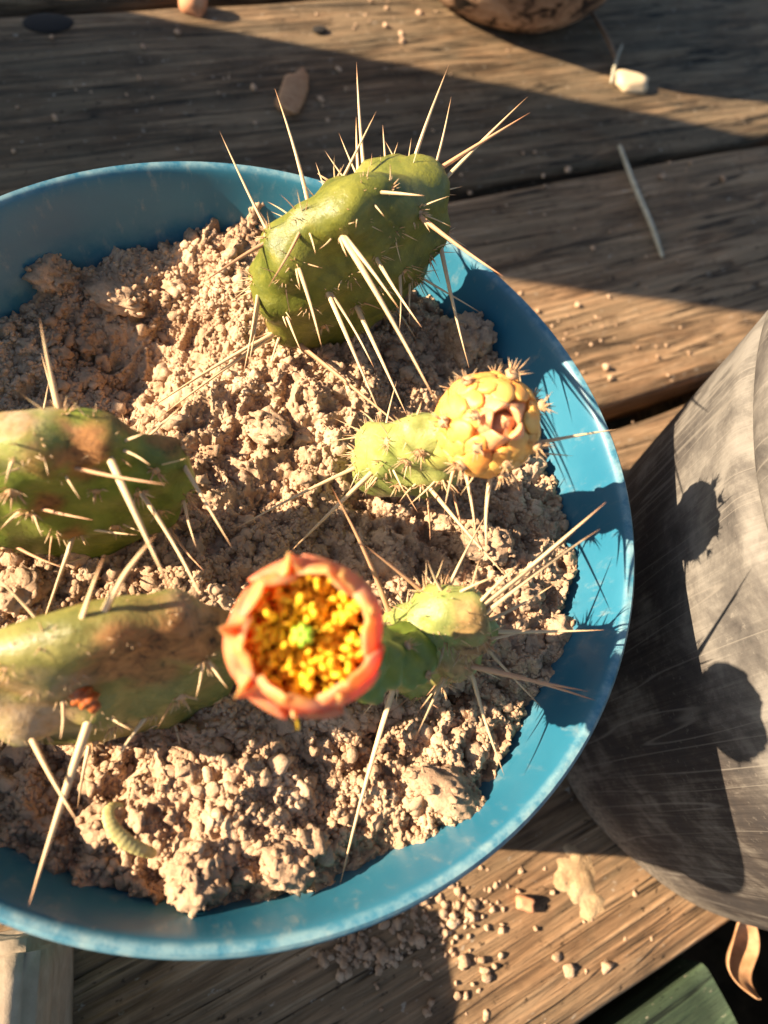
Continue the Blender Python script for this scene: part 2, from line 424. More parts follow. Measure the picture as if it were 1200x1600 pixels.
iv, ifc = lathe(smooth_profile(inner, 2)); mi = mesh_np('inner_wall', iv, ifc[:, ::-1])
hz = iv[:, 2]; attr(mi, 'wear', np.clip(.55 * sstep(ZR - .0016, ZR - .0002, hz) + .22 * sstep(ZR - .012, ZR - .03, hz), 0, 1))
link('inner_wall', mi, M_BLUE, tpot)
ov, ofc = lathe(smooth_profile(outer, 2)); mo = mesh_np('outer_wall', ov, ofc[:, ::-1])
attr(mo, 'wear', .5 * sstep(ZR - .003, ZR - .0004, ov[:, 2])); link('outer_wall', mo, M_BLUE, tpot)

# ------------------------------------------------------------------ soil in the pot
CTRL = [(150, 570, -.043), (20, 520, -.037), (210, 600, -.042), (120, 500, -.036), (220, 500, -.036), (100, 385, -.018), (200, 370, -.019), (60, 430, -.025), (150, 440, -.025), (230, 430, -.027),
        (290, 350, -.017), (60, 620, -.036), (260, 540, -.034), (20, 480, -.031),
        (370, 420, -.016), (390, 340, -.016), (340, 560, -.020), (330, 470, -.021), (400, 650, -.018), (480, 600, -.017), (600, 850, -.025), (450, 800, -.024),
        (800, 850, -.021), (850, 1000, -.020), (300, 1300, -.015), (500, 1250, -.019), (620, 1180, -.021), (60, 950, -.019), (60, 1250, -.026), (160, 1330, -.019),
        (200, 760, -.024), (330, 700, -.020), (700, 600, -.022), (740, 540, -.020), (400, 1380, -.018), (700, 1230, -.017), (560, 1350, -.022), (640, 800, -.028), (800, 1150, -.022),
        (250, 900, -.019), (400, 900, -.022), (360, 1180, -.019)]
cxy = np.array([PR(x, y, d)[:2] for x, y, d in CTRL]); cz = np.array([c[2] for c in CTRL])
def soil_base(xy):
    out = np.empty(len(xy))
    for i in range(0, len(xy), 20000):
        d2 = ((xy[i:i + 20000, None, :] - cxy[None]) ** 2).sum(-1)
        w = np.exp(-d2 / (2 * .011 ** 2)) + 1e-4 / (1 + d2 / .02 ** 2)
        out[i:i + 20000] = (w * cz).sum(1) / w.sum(1)
    return out
def soil_h(xy):
    p = np.c_[xy, np.zeros(len(xy))]
    z = soil_base(xy)
    big = fbm(p * 70 + 3, 3) - .5; mid = np.abs(fbm(p * 150 + 9, 4) - .5); fine = fbm(p * 620, 4) - .5
    r = np.hypot(xy[:, 0], xy[:, 1])
    z = z + big * .013 - mid * .022 + fine * .0032 + .002
    return ZR + z - .003 * sstep(.098, .113, r)
def wall_r(z):                              # inside radius of the pot at height z
    return np.interp(z, [.016, ZR - .032, ZR - .020, ZR - .008], [.086, .1065, .1105, .114])
NG = 560
gx = np.linspace(-.118, .118, NG); X, Y = np.meshgrid(gx, gx, indexing='ij'); XY = np.stack([X.ravel(), Y.ravel()], 1)
Z = soil_h(XY); rr = np.hypot(XY[:, 0], XY[:, 1]); lim = wall_r(Z) + .0012
keep = (rr < lim).reshape(NG, NG)
idx = np.arange(NG * NG).reshape(NG, NG)
ok = keep[:-1, :-1] & keep[1:, :-1] & keep[1:, 1:] & keep[:-1, 1:]
q = np.stack([idx[:-1, :-1][ok], idx[1:, :-1][ok], idx[1:, 1:][ok], idx[:-1, 1:][ok]], 1)
used = np.unique(q); re = np.full(NG * NG, -1); re[used] = np.arange(len(used))
soil = link('potting_soil', mesh_np('potting_soil', np.c_[XY, Z][used], re[q]), M_SOIL)
tag(soil, 'crumbly pale sandy soil surface inside the blue pot', 'soil', kind='stuff')

def granules(pos, rad_, sub, sink=.25, squash=.8, rough=.5):
    V0, F0 = ICO[sub]; n = len(pos); k = len(V0)
    qn = rng.normal(size=(n, 4)); qn /= np.linalg.norm(qn, axis=1)[:, None]
    w, x, y, z = qn.T
    Rm = np.stack([1 - 2 * (y * y + z * z), 2 * (x * y - z * w), 2 * (x * z + y * w), 2 * (x * y + z * w), 1 - 2 * (x * x + z * z), 2 * (y * z - x * w),
                   2 * (x * z - y * w), 2 * (y * z + x * w), 1 - 2 * (x * x + y * y)], 1).reshape(n, 3, 3)
    st = rng.uniform(.65, 1.25, (n, 1, 3))
    base = V0[None] * st
    if sub >= 2:
        off = rng.uniform(0, 50, (n, 1, 3))
        nz = fbm((V0[None] * (1.5 if sub == 2 else 2.3) + off).reshape(-1, 3), 3).reshape(n, k, 1)
        base = base * (1 + rough * 2 * (nz - .5))
    else: base = base * rng.uniform(.75, 1.25, (n, k, 1))
    W = np.einsum('nij,nkj->nki', Rm, base) * rad_[:, None, None]
    W[:, :, 2] *= squash
    W += pos[:, None, :]; W[:, :, 2] += (rad_ * sink)[:, None]
    return W.reshape(-1, 3), (F0[None] + (np.arange(n) * k)[:, None, None]).reshape(-1, 3)
def scatter(n, rmin, rmax, power, dens):
    r_ = rmin * (1 - rng.random(n) * (1 - (rmin / rmax) ** power)) ** (-1 / power)
    a = rng.uniform(0, 2 * math.pi, n); d = .111 * np.sqrt(rng.random(n)); xy = np.stack([d * np.cos(a), d * np.sin(a)], 1)
    keepm = rng.random(n) < dens(xy); xy = xy[keepm]; r_ = r_[keepm]
    z = soil_h(xy); okr = np.hypot(xy[:, 0], xy[:, 1]) + r_ * .8 < wall_r(z)
    return np.c_[xy, z][okr], r_[okr]
dens_b = lambda xy: .25 + .75 * sstep(.42, .6, fbm(np.c_[xy * 55, xy[:, :1] * 0], 2))
p1, r1 = scatter(60000, .0005, .0012, 2.0, dens_b)
p2, r2 = scatter(5200, .0010, .0027, 2.4, dens_b)
p3, r3 = scatter(170, .0024, .0042, 2.2, lambda xy: np.ones(len(xy)))
VA, FA = granules(p1, r1, 1); VB, FB = granules(p2, r2, 2, .0, .78, 1.05); VC, FC_ = granules(p3, r3, 3, -.15, .8, 1.0)
V = np.concatenate([VA, VB, VC]); Fc = np.concatenate([FA, FB + len(VA), FC_ + len(VA) + len(VB)])
tag(link('soil_crumbs', mesh_np('soil_crumbs', V, Fc), M_SOIL), 'loose crumbs and grains lying over the soil in the blue pot', 'soil crumbs', kind='stuff')

def clod(px, py, r, label, st=(1, 1, .8), dz=None, z=None, mat=M_SOIL, name='soil_clod', cat='clod', seed=None, group=None):
    xy = PR(px, py, -.018 if dz is None else dz) if z is None else P(px, py, z)
    if z is None and dz is None:
        for _ in range(3): xy = P(px, py, float(soil_h(xy[None, :2])[0]) + r * .3)
        zz = float(soil_h(xy[None, :2])[0])
    else: zz = xy[2]
    V, Fc = ICO[4]; sd = (px * .13 + py * .7) if seed is None else seed
    n = fbm(V * 1.3 + sd, 2) - .5; n2 = np.abs(fbm(V * 3.2 + sd, 3) - .5); n3 = fbm(V * 9 + sd, 3) - .5
    W = V * (.92 + .8 * n - 1.1 * n2 + .35 * n3)[:, None] * np.array(st) * r
    pick = rng.integers(0, len(W), int(60 * (r / .008) ** 1.5) + 14); pick = pick[V[pick, 2] > -.2]
    gv_, gf_ = granules(W[pick] * .97, rng.uniform(.0005, .0014, len(pick)), 2, 0, .85, 1.1)
    Fc = np.concatenate([Fc, gf_ + len(W)]); W = np.concatenate([W, gv_])
    o = link(name, mesh_np(name, W, Fc), mat, None, (xy[0], xy[1], zz + r * .3 * st[2]))
    return tag(o, label, cat, group)
clod(392, 345, .0095, 'tall lit lump of soil behind the upright broad pad', (.8, .8, 1.25))
clod(425, 350, .0065, 'small clod tucked between the tall soil lump and the upright pad')
clod(735, 535, .0105, 'grey angular soil clod leaning on the blue wall beside the upright pad', (.85, 1.0, 1.1))
clod(500, 1395, .0062, 'flat soil crust fallen against the front blue wall', (1.7, .7, .5))
clod(760, 850, .0088, 'rounded grey clod in shade below the yellow bud', (1.2, 1, .8))
clod(700, 815, .0055, 'knobbly grey clod under the small budding cactus')
clod(820, 930, .0060, 'dark clod beside the right-hand fan of long spines')
clod(290, 1190, .0058, 'pale crumbly clod in front of the scarred pad')
clod(160, 1290, .0062, 'pale clod lying beside the curled yellow leaf')
clod(420, 665, .0065, 'oval sunlit clod between the upright pad and the budding cactus', (1.4, .9, .7))
clod(445, 1350, .0066, 'broad lit clod heaped near the front wall of the pot', (1.2, 1, .7))
clod(300, 1375, .0070, 'large knobbly clod below the curled yellow leaf', (1.25, 1, .8))
clod(700, 1240, .0090, 'pale crusty clod at the sunlit right front of the soil', (1.4, .8, .6))
clod(140, 590, .0052, 'rounded clod at the bottom of the shaded soil hollow')
clod(75, 425, .0090, 'brown soil lump against the shaded back blue wall', (1.3, 1, .8))
clod(190, 470, .0080, 'crusty soil slab sloping into the shaded hollow', (1.4, 1, .7))
clod(720, 1108, .0050, 'reddish brown crumb at the foot of the flowering cactus', mat=M_BARK)
clod(35, 925, .0075, 'lit clod between the scarred pad and the pad behind it')

# ------------------------------------------------------------------ cacti
def spine_mesh(bend, kink):
    n, seg = 9, 6; V, Fc, T = [], [], []
    for i in range(n):
        t = i / (n - 1); r = (1 - t) ** .75 * .92 + .05 if t < 1 else .03
        if i == 0: r = 1.25
        x = bend * math.sin(math.pi * t * .5) * t; y = kink * math.sin(math.pi * t)
        for k in range(seg):
            a = 2 * math.pi * k / seg
            V.append((r * math.cos(a) + x, r * math.sin(a) + y, t)); T.append(t)
    for i in range(n - 1):
        for k in range(seg):
            k2 = (k + 1) % seg; a, b, c, d = i * seg + k, i * seg + k2, (i + 1) * seg + k2, (i + 1) * seg + k
            Fc += [(a, b, c), (a, c, d)]
    me = mesh_np('spine', V, Fc); attr(me, 't', T); return me
SPM = {m.name: [spine_mesh(b, k) for b, k in ((0, .6), (1.6, .5), (-1.4, -.7), (.8, 1.2))] for m in (M_SPINE, M_SPINEB)}
for nm, lst in SPM.items():
    for me in lst: me.materials.append(bpy.data.materials[nm])
def areole_mesh(seed, n=11):
    r_ = np.random.default_rng(seed); Vs, Fs, Ts, k = [], [], [], 0
    for i in range(n):
        th = r_.uniform(0, 2 * math.pi); ti = r_.uniform(.15, 1.15); L = r_.uniform(.4, 1.0)
        d = np.array([math.sin(ti) * math.cos(th), math.sin(ti) * math.sin(th), math.cos(ti)])
        b = np.array([math.cos(th), math.sin(th), 0]) * r_.uniform(0, .22)
        V, Fc = tube(np.array([b - d * .1, b + d * L * .5, b + d * L]), [.055, .04, .008], 4)
        Vs.append(V); Fs.append(Fc + k); Ts.append(np.clip(V @ d / max(L, .1), 0, 1)); k += len(V)
    V, Fc = ICO[2]; V = V * np.array([.36, .36, .24]) * (1 + .5 * (fbm(V * 3 + seed, 2)[:, None] - .5))
    Vs.append(V); Fs.append(Fc + k); Ts.append(np.full(len(V), .1 + .3 * (seed % 2)))
    me = mesh_np('areole', np.concatenate(Vs), np.concatenate(Fs)); attr(me, 't', np.concatenate(Ts)); me.materials.append(M_GLOCH); return me
ARM = [areole_mesh(s) for s in range(5)]

class Pad:
    """one flattened pad; verts in world space, spines and areoles hang on it"""
    def __init__(s, thing, c, az, lean, laz, a, b, t, mat, seed, tap=.22, name='pad', bumpy=.0012, bw=.006, lump=.0045, flat=.66, short=(1, 3), scars=(), dusts=()):
        s.short = short; s.root = thing; s.o0 = np.array(thing.location)
        u = np.array([math.sin(lean) * math.cos(laz), math.sin(lean) * math.sin(laz), math.cos(lean)])
        n = np.array([math.cos(az), math.sin(az), 0]); n -= u * (n @ u); n /= np.linalg.norm(n); w = np.cross(u, n)
        V, Fc = ICO[5]; X, Y, Zz = V.T
        Zs = np.sign(Zz) * np.abs(Zz) ** flat
        s.c, s.u, s.n, s.w, s.a, s.b = np.array(c), u, n, w, a, b
        W = (s.c + (X * a * (1 + tap * Y * .9 - .12 * tap))[:, None] * w + (Y * b)[:, None] * u + (Zs * t * (1 - .15 * Y))[:, None] * n)
        nz = fbm(W * 45 + seed, 3) - .5; nz2 = fbm(W * 130 + seed, 3) - .5
        out = (X / a)[:, None] * w + (Y / b)[:, None] * u + (Zz / t)[:, None] * n; out /= np.linalg.norm(out, axis=1)[:, None]
        s.N = out; W = W + out * (nz * lump + nz2 * .0014)[:, None]
        s.W, s.F, s.mat, s.name, s.bumpy, s.bw = W, Fc, mat, name, bumpy, bw
        s.bvh = BVHTree.FromPolygons([Vector(v) for v in W], [tuple(f) for f in Fc])
        s.areoles, s.sp = [], []; s.scars, s.dusts, s.seed = scars, dusts, seed
    def hit(s, px, py):
        d = Vector(raydir(px, py)).normalized(); loc, nor, i, dist = s.bvh.ray_cast(Vector(CAM), d)
        if loc is None:                       # just off the silhouette: nearest point of the pad
            t = (Vector(s.c) - Vector(CAM)).dot(d); loc, nor, i, dist = s.bvh.find_nearest(Vector(CAM) + d * t)
        return np.array(loc), np.array(nor)
    def areole(s, px, py):
        for a in s.areoles:
            if math.hypot(a[0] - px, a[1] - py) < 7: return a
        p, n = s.hit(px, py); s.areoles.append((px, py, p, n)); return s.areoles[-1]
    def add(s, bx, by, tx, ty, r=.00055, k=None, brown=False):
        a = s.areole(bx, by); s.sp.append((a, tx, ty, r, k, brown))
    def filler(s, n, mind=.011):
        """areoles on the sides the photograph does not show"""
        r_ = np.random.default_rng(int(s.seed)); c = 0
        for i in r_.permutation(len(s.W)):
            p = s.W[i]
            if p[2] < ZR - .02 or c >= n: continue
            if (CAM - p) @ s.N[i] > 0.02: continue
            if all(np.linalg.norm(p - a[2]) > mind for a in s.areoles):
                s.areoles.append((-1e6 - c * 1e3, 0, p, s.N[i])); c += 1
                d = s.N[i] + r_.normal(size=3) * .4 + np.array([0, 0, .15]); d /= np.linalg.norm(d)
                s.sp.append((s.areoles[-1], d * r_.uniform(.012, .03), None, .00045, None, r_.random() < .3))
    def build(s):
        W = s.W.copy()
        h = np.zeros(len(W))
        for a in s.areoles:
            d = np.linalg.norm(W - a[2], axis=1)
            h += s.bumpy * np.exp(-(d / s.bw) ** 2) - s.bumpy * .4 * np.exp(-(d / (s.bw * .28)) ** 2)
        W = W + s.N * h[:, None]
        nz = fbm(W * 220 + s.seed, 4)
        sc = np.zeros(len(W)); du = np.zeros(len(W))
        for px, py, r, k in s.scars:
            p, _ = s.hit(px, py); d = np.linalg.norm(W - p, axis=1) / r
            sc = np.maximum(sc, k * sstep(1.35, .75, d + (nz - .5) * 1.3))
        for px, py, r, k in s.dusts:
            p, _ = s.hit(px, py); d = np.linalg.norm(W - p, axis=1) / r
            du = np.maximum(du, k * sstep(1.1, .4, d + (nz - .5) * 1.2))
        for a in s.areoles:
            d = np.linalg.norm(W - a[2], axis=1); sc = np.maximum(sc, .7 * sstep(.0022, .0008, d + (nz - .5) * .001))
        me = mesh_np(s.name, W - s.o0, s.F); attr(me, 'scar', sc); attr(me, 'dust', du)
        s.obj = link(s.name, me, s.mat, s.root)
        r_ = np.random.default_rng(int(s.seed) + 5)
        for i, a in enumerate(s.areoles):
            o = link('areole', ARM[i % 5], None, s.obj, a[2] + a[3] * s.bumpy * .5 - s.o0)
            o.rotation_mode = 'QUATERNION'; o.rotation_quaternion = Vector(a[3]).to_track_quat('Z', 'Y') @ Quaternion((0, 0, 1), r_.uniform(0, 6))
            sc_ = r_.uniform(.0034, .0054); o.scale = (sc_, sc_, sc_)
        for i, a in enumerate(s.areoles):
            for _ in range(r_.integers(*s.short)):
                t1 = np.cross(a[3], r_.normal(size=3)); t1 /= np.linalg.norm(t1)
                d = a[3] * r_.uniform(.35, 1.1) + t1; d /= np.linalg.norm(d)
                put_spine(s.obj, a[2] - a[3] * .0004, a[2] + a[3] * s.bumpy * .6 + d * r_.uniform(.004, .0105), r_.uniform(.00020, .00032), r_.random() < .35, s.o0)
        for a, tx, ty, r, k, brown in s.sp:
            b = a[2]; dep = depth_of(b)
            if ty is None: tip = b + tx
            else:
                Lp = math.hypot(tx - a[0], ty - a[1]) * dep / FPX
                if k is None:
                    v = (CAM - b) / np.linalg.norm(CAM - b); k = float(np.clip((a[3] @ v) * .75, .05, .55))
                tip = PD(tx, ty, dep - k * Lp)
            put_spine(s.obj, b - a[3] * .0006, tip, r, brown, s.o0)
spn = 0
def put_spine(parent, b, tip, r, brown, o0):
    global spn; spn += 1
    d = Vector(tip - b); L = d.length
    o = link('spine', SPM[(M_SPINEB if brown else M_SPINE).name][spn % 4], None, parent, b - o0)
    o.rotation_mode = 'QUATERNION'; o.rotation_quaternion = d.to_track_quat('Z', 'Y') @ Quaternion((0, 0, 1), spn * 1.7)
    o.scale = (r * 1.22, r * 1.22, L); return o

def plant(px, py, dz, label):
    o = empty('prickly_pear', tuple(PR(px, py, dz))); return tag(o, label, 'cactus', 'prickly pears in the blue pot')

# --- the upright broad pad at the back
tA = plant(500, 540, -.028, 'upright broad dark green pad with long straw spines, tallest cactus in the blue pot')
A = Pad(tA, PR(536, 420, .0105), rad(-36), rad(12), rad(21), .0300, .0362, .0130, M_CACT, 14, flat=.74, lump=.0026, short=(1, 4), bumpy=.0030, bw=.0052,
        scars=[(555, 262, .005, .8), (400, 520, .004, .3), (520, 285, .004, .6), (640, 260, .003, .6)], dusts=[(525, 272, .011, .9), (565, 255, .008, .9), (480, 300, .008, .7), (610, 258, .006, .7), (450, 330, .006, .4)])
for s_ in [(403, 355, 338, 205, .0006), (463, 290, 428, 140, .00065), (549, 243, 557, 97, .0007), (537, 250, 560, 180), (628, 240, 697, 97, .0007), (677, 280, 703, 152, .0005),
           (632, 265, 828, 176, .0008, None, True), (690, 284, 828, 152, .0006), (567, 298, 663, 299, .0006), (567, 298, 558, 358, .0004), (567, 298, 600, 338, .0004), (567, 298, 582, 282, .0003),
           (500, 300, 528, 362, .0005), (475, 345, 422, 450, .0005, None, True), (475, 345, 493, 397, .0004), (425, 372, 312, 440, .0006, None, True), (404, 435, 378, 578, .0006), (404, 437, 390, 574, .0005),
           (462, 408, 502, 540, .0006), (462, 408, 466, 455, .0004), (528, 358, 676, 628, .0008), (528, 358, 500, 388, .0004), (533, 362, 623, 482, .0007), (528, 358, 541, 405, .0004),
           (508, 447, 590, 655, .0007), (508, 447, 584, 572, .0005), (553, 470, 636, 650, .0007), (583, 395, 660, 516, .0006), (583, 395, 626, 365, .0005, None, True), (625, 415, 622, 525, .0005),
           (655, 440, 640, 508, .0005), (647, 330, 790, 434, .0007, None, True), (647, 330, 647, 362, .0004), (647, 330, 670, 362, .0004), (697, 370, 733, 575, .0007), (440, 480, 475, 548, .0005), (440, 480, 448, 514, .0004),
           (436, 532, 226, 640, .0007), (436, 532, 236, 662, .0006), (450, 528, 648, 674, .0008, None, True), (436, 532, 424, 577, .0005), (690, 284, 722, 294, .0004), (586, 236, 622, 222, .0004), (537, 250, 506, 233, .0004),
           (497, 283, 490, 255, .0004), (452, 300, 418, 316, .0004), (597, 245, 598, 195, .0005), (549, 243, 530, 205, .0004), (628, 240, 640, 215, .0003), (628, 240, 601, 222, .0004)]:
    A.add(*s_)
for q in [(560, 340), (606, 300), (615, 355), (590, 440), (545, 425), (482, 470), (445, 430), (505, 500), (600, 480), (665, 390), (650, 270), (590, 265), (530, 320), (420, 480), (560, 510)]: A.areole(*q)
A.filler(14); A.build()

# --- the pad at the left
tB = plant(115, 860, -.026, 'broad green pad with brown torn top edge, cut by the rim side of the blue pot')
tB['label'] = 'wide bright green pad with brown scars along its top edge, beside the shaded soil hollow'
B = Pad(tB, PR(96, 768, .0045), rad(-56), rad(9), rad(29), .0315, .0338, .0095, M_CACTB, 23, bumpy=.0022, bw=.005,
        scars=[(40, 672, .004, .9), (100, 668, .004, .9), (180, 672, .004, .9), (245, 690, .004, .8), (65, 705, .0045, 1), (140, 692, .0055, 1), (75, 783, .0036, 1), (115, 822, .0034, .9), (265, 700, .004, .9), (135, 722, .004, .8), (10, 660, .004, .7), (205, 668, .003, .8)],
        dusts=[(50, 660, .008, .8), (20, 705, .005, .5)])
for s_ in [(97, 655, 62, 497, .0006), (108, 652, 67, 553, .0006), (165, 700, 256, 928, .00085), (213, 762, 320, 945, .0006), (278, 705, 362, 855, .0006), (286, 768, 308, 857, .0005), (95, 728, 121, 783, .0004),
           (172, 700, 232, 726, .0005), (48, 793, 0, 828, .0006), (48, 793, 70, 838, .0004), (52, 797, 146, 818, .0005, None, True), (120, 826, 58, 985, .0006), (120, 826, 214, 836, .0005), (120, 826, 138, 850, .0004),
           (95, 722, 262, 762, .0005, None, True), (88, 722, -5, 740, .0005), (32, 700, 8, 757, .0005), (170, 694, 225, 670, .0005), (210, 757, 246, 780, .0004), (205, 660, 290, 632, .0004), (205, 660, 190, 645, .0003),
           (265, 690, 277, 684, .0004), (278, 705, 245, 672, .0004), (12, 850, 106, 892, .0005, None, True), (205, 660, 222, 640, .0003), (160, 650, 110, 655, .0003), (213, 762, 228, 735, .0004)]:
    B.add(*s_)
for q in [(150, 760), (250, 790), (180, 815), (240, 730), (60, 690), (150, 665), (20, 760), (85, 820)]: B.areole(*q)
B.filler(10); B.build()

# --- the scarred pad in front, seen along its top edge
tD = plant(190, 1120, -.026, 'olive pad with a large brown corky scar, lying below the pink flower')
tD['label'] = 'olive pad seen on edge with a large brown corky scar and rust red scab'
D = Pad(tD, PR(160, 1066, .0005), rad(-50), rad(10), rad(143), .0355, .0315, .0078, M_CACTO, 37, short=(0, 2), bumpy=.0024, bw=.005,
        scars=[(210, 1030, .0075, 1), (265, 1005, .008, 1), (300, 1000, .007, .95), (240, 1050, .006, .9), (60, 1110, .007, .7), (180, 1000, .007, .9), (150, 1040, .005, .8), (330, 980, .006, .9), (30, 1060, .006, .6), (120, 1060, .005, .5), (330, 1060, .004, .4)],
        dusts=[(40, 1120, .012, .75), (70, 1060, .009, .4), (290, 950, .006, .5), (100, 1140, .009, .5)])
for q in [(200, 990), (260, 960), (180, 1120), (280, 1080), (60, 1060), (350, 990), (120, 1000)]: D.areole(*q)
for s_ in [(105, 1045, 170, 876, .0008, .5), (150, 985, 240, 836, .0008, .5), (150, 1100, 45, 1415, .0010, .3), (34, 1128, 128, 1290, .0007), (145, 1150, 115, 1262, .0006), (95, 1078, 92, 1155, .0005),
           (242, 1106, 175, 1197, .0006), (338, 1085, 226, 1150, .0006), (320, 1020, 309, 930, .0005), (320, 1020, 303, 1090, .0005), (322, 1020, 356, 1076, .0005), (282, 946, 234, 918, .0005), (15, 1035, 26, 998, .0005),
           (62, 1135, 18, 1058, .0006), (155, 1108, 206, 1141, .0005), (20, 1130, -8, 1165, .0006), (105, 1045, 0, 1075, .0007), (242, 1106, 222, 1082, .0004), (185, 958, 200, 935, .0004), (75, 1000, 40, 985, .0004)]:
    D.add(*s_)
D.filler(8); D.build()
p, n = D.hit(130, 1072); V, Fc = ICO[4]
V = V * np.array([.0042, .0024, .0022]) * (1 + .5 * (fbm(V * 2.2 + 4, 3)[:, None] - .5)) * (1 + .12 * np.cos(V[:, :1] * 14))
sb = link('scab', mesh_np('scab', V, Fc), M_SCAB, tD, p + n * .0022 - np.array(tD.location))
sb.rotation_euler = (0, .2, rad(-15)); sb['label'] = 'rust red glossy scab'

# --- the small budding cactus
tC = plant(590, 765, -.028, 'small pale green knobbly pad carrying a closed yellow bud')
cb_ = PR(574, 752, -.027); ct_ = PR(708, 676, .034); cv_ = ct_ - cb_; cl_ = np.linalg.norm(cv_)
Cp = Pad(tC, (cb_ + ct_) / 2, rad(-79), math.acos(cv_[2] / cl_), math.atan2(cv_[1], cv_[0]), .0126, cl_ * .52, .0080, M_CACTP, 41, tap=.1, lump=.003, bumpy=.0022, bw=.0032, scars=[(600, 690, .002, .4)])
for s_ in [(541, 735, 357, 832, .0006), (592, 728, 445, 865, .0007), (660, 752, 802, 912, .0006), (605, 722, 637, 770, .0004), (560, 665, 520, 655, .0003), (560, 665, 512, 690, .0003), (541, 735, 545, 768, .0003),
           (600, 730, 572, 770, .0004), (640, 675, 610, 650, .0004), (660, 752, 622, 785, .0004), (660, 752, 655, 785, .0003), (690, 745, 640, 790, .0004), (645, 665, 655, 625, .0004), (590, 660, 560, 640, .0004), (548, 700, 525, 712, .0003)]:
    Cp.add(*s_)
for q in [(575, 690), (612, 690), (640, 715), (575, 745), (625, 752), (660, 700)]: Cp.areole(*q)
Cp.filler(6, .008); Cp.build()
# bud
bc = PR(762, 664, .040); o0 = np.array(tC.location); bax = (CAM - bc) / np.linalg.norm(CAM - bc) * .8 + np.array([.25, 0, .35]); bax /= np.linalg.norm(bax)
BR = .0123; BK = BR / .0142
bw_ = np.cross(bax, [0, 0, 1.0]); bw_ /= np.linalg.norm(bw_); bv_ = np.cross(bax, bw_)
def frame(pt): return pt[..., :1] * bw_ + pt[..., 1:2] * bv_ + pt[..., 2:3] * bax
V, Fc = ICO[4]; root_p = Cp.c + Cp.u * Cp.b * .62
VV = frame(V * (1 + .12 * (fbm(V * 3, 2)[:, None] - .5))) * BR * .93 + bc
tv, tf = tube(smooth_profile(np.array([root_p, root_p * .55 + bc * .45, bc]), 3), np.full(24, .0078), 24)
tv = tv + (fbm(tv * 260, 2) - .5)[:, None] * .003
bud = link('bud', mesh_np('bud', VV - o0, Fc), M_SCALE, tC)
tv = tv * 1.0; link('bud_base', mesh_np('bud_base', tv - o0, tf), M_OVARYP, tC)
# fleshy scale: a rounded lump with a pointed tip
SV, SF = ICO[3]
sv = SV * np.array([.0050, .0056, .0024]); sv[:, 1] += np.maximum(0, SV[:, 1]) ** 4 * .0026; sv[:, 2] += np.maximum(0, SV[:, 1]) ** 3 * .0012; sv = sv * (1 + .6 * (fbm(SV * 1.6, 3)[:, None] - .5))
scm = mesh_np('scale', sv, SF); scm.materials.append(M_SCALE)
pv = SV * np.array([.0046, .0062, .0016]); pv[:, 2] += .0016 * (SV[:, 1] ** 2) - .0026 * SV[:, 0] ** 2
ptm = mesh_np('petal', pv, SF); ptm.materials.append(M_BUDP)
def orient(o, zdir, ydir):
    z = Vector(zdir).normalized(); y = Vector(ydir); y = (y - z * y.dot(z)).normalized(); x = y.cross(z)
    o.rotation_mode = 'QUATERNION'; o.rotation_quaternion = Matrix((x, y, z)).transposed().to_quaternion()
gold = math.pi * (3 - 5 ** .5); rb = np.random.default_rng(3)
for i in range(52):
    cz_ = .82 - 1.5 * i / 51; th = i * gold; s_ = math.sqrt(1 - cz_ ** 2)
    d = frame(np.array([s_ * math.cos(th), s_ * math.sin(th), cz_]))
    o = link('scale', scm, None, bud, bc + d * BR * .95 - o0); orient(o, d + bax * .15, bax); k = rb.uniform(.55, .9) * BK; o.scale = (k, k, k)
    if i % 3 == 0:
        g = link('areole', ARM[i % 5], None, bud, bc + d * BR * 1.06 + bax * .003 - o0); orient(g, d + bax * .5, bax); k = rb.uniform(.0030, .005); g.scale = (k, k, k)
for i, (rr_, tl) in enumerate([(.0058, .5), (.0056, .45), (.0060, .55), (.0052, .5), (.0056, .5), (.0028, .9), (.003, .85), (.0026, 1.0)]):
    th = i * 1.32 + (i > 4) * .5; d = frame(np.array([math.cos(th), math.sin(th), 0.0]))
    o = link('petal', ptm, None, bud, bc + d * rr_ * BK * (1 if i < 5 else .6) + bax * (BR * .86 + (.0012 if i > 4 else 0)) - o0)
    orient(o, d * (1 - tl * .55) + bax * tl, bax - d * .9); k = BK * (.95 if i < 5 else .64); o.scale = (k, k * .85, k)
for bx, by, tx, ty, r in [(770, 742, 762, 864, .0006), (722, 752, 743, 832, .0005), (838, 700, 966, 674, .0005), (806, 716, 896, 709, .0004), (838, 655, 808, 575, .0004), (730, 600, 722, 575, .0004), (700, 745, 690, 790, .0004), (795, 735, 812, 765, .0003), (745, 745, 720, 775, .0003), (825, 690, 850, 712, .0003), (835, 640, 852, 652, .0003)]:
    d = np.array([(bx - 762), (by - 664)]); dep = depth_of(bc)
    b = PD(762 + d[0] * .85, 664 + d[1] * .85, dep + .003); tip = PD(tx, ty, dep + .003 - .004)
    put_spine(bud, b, tip, r, False, o0)

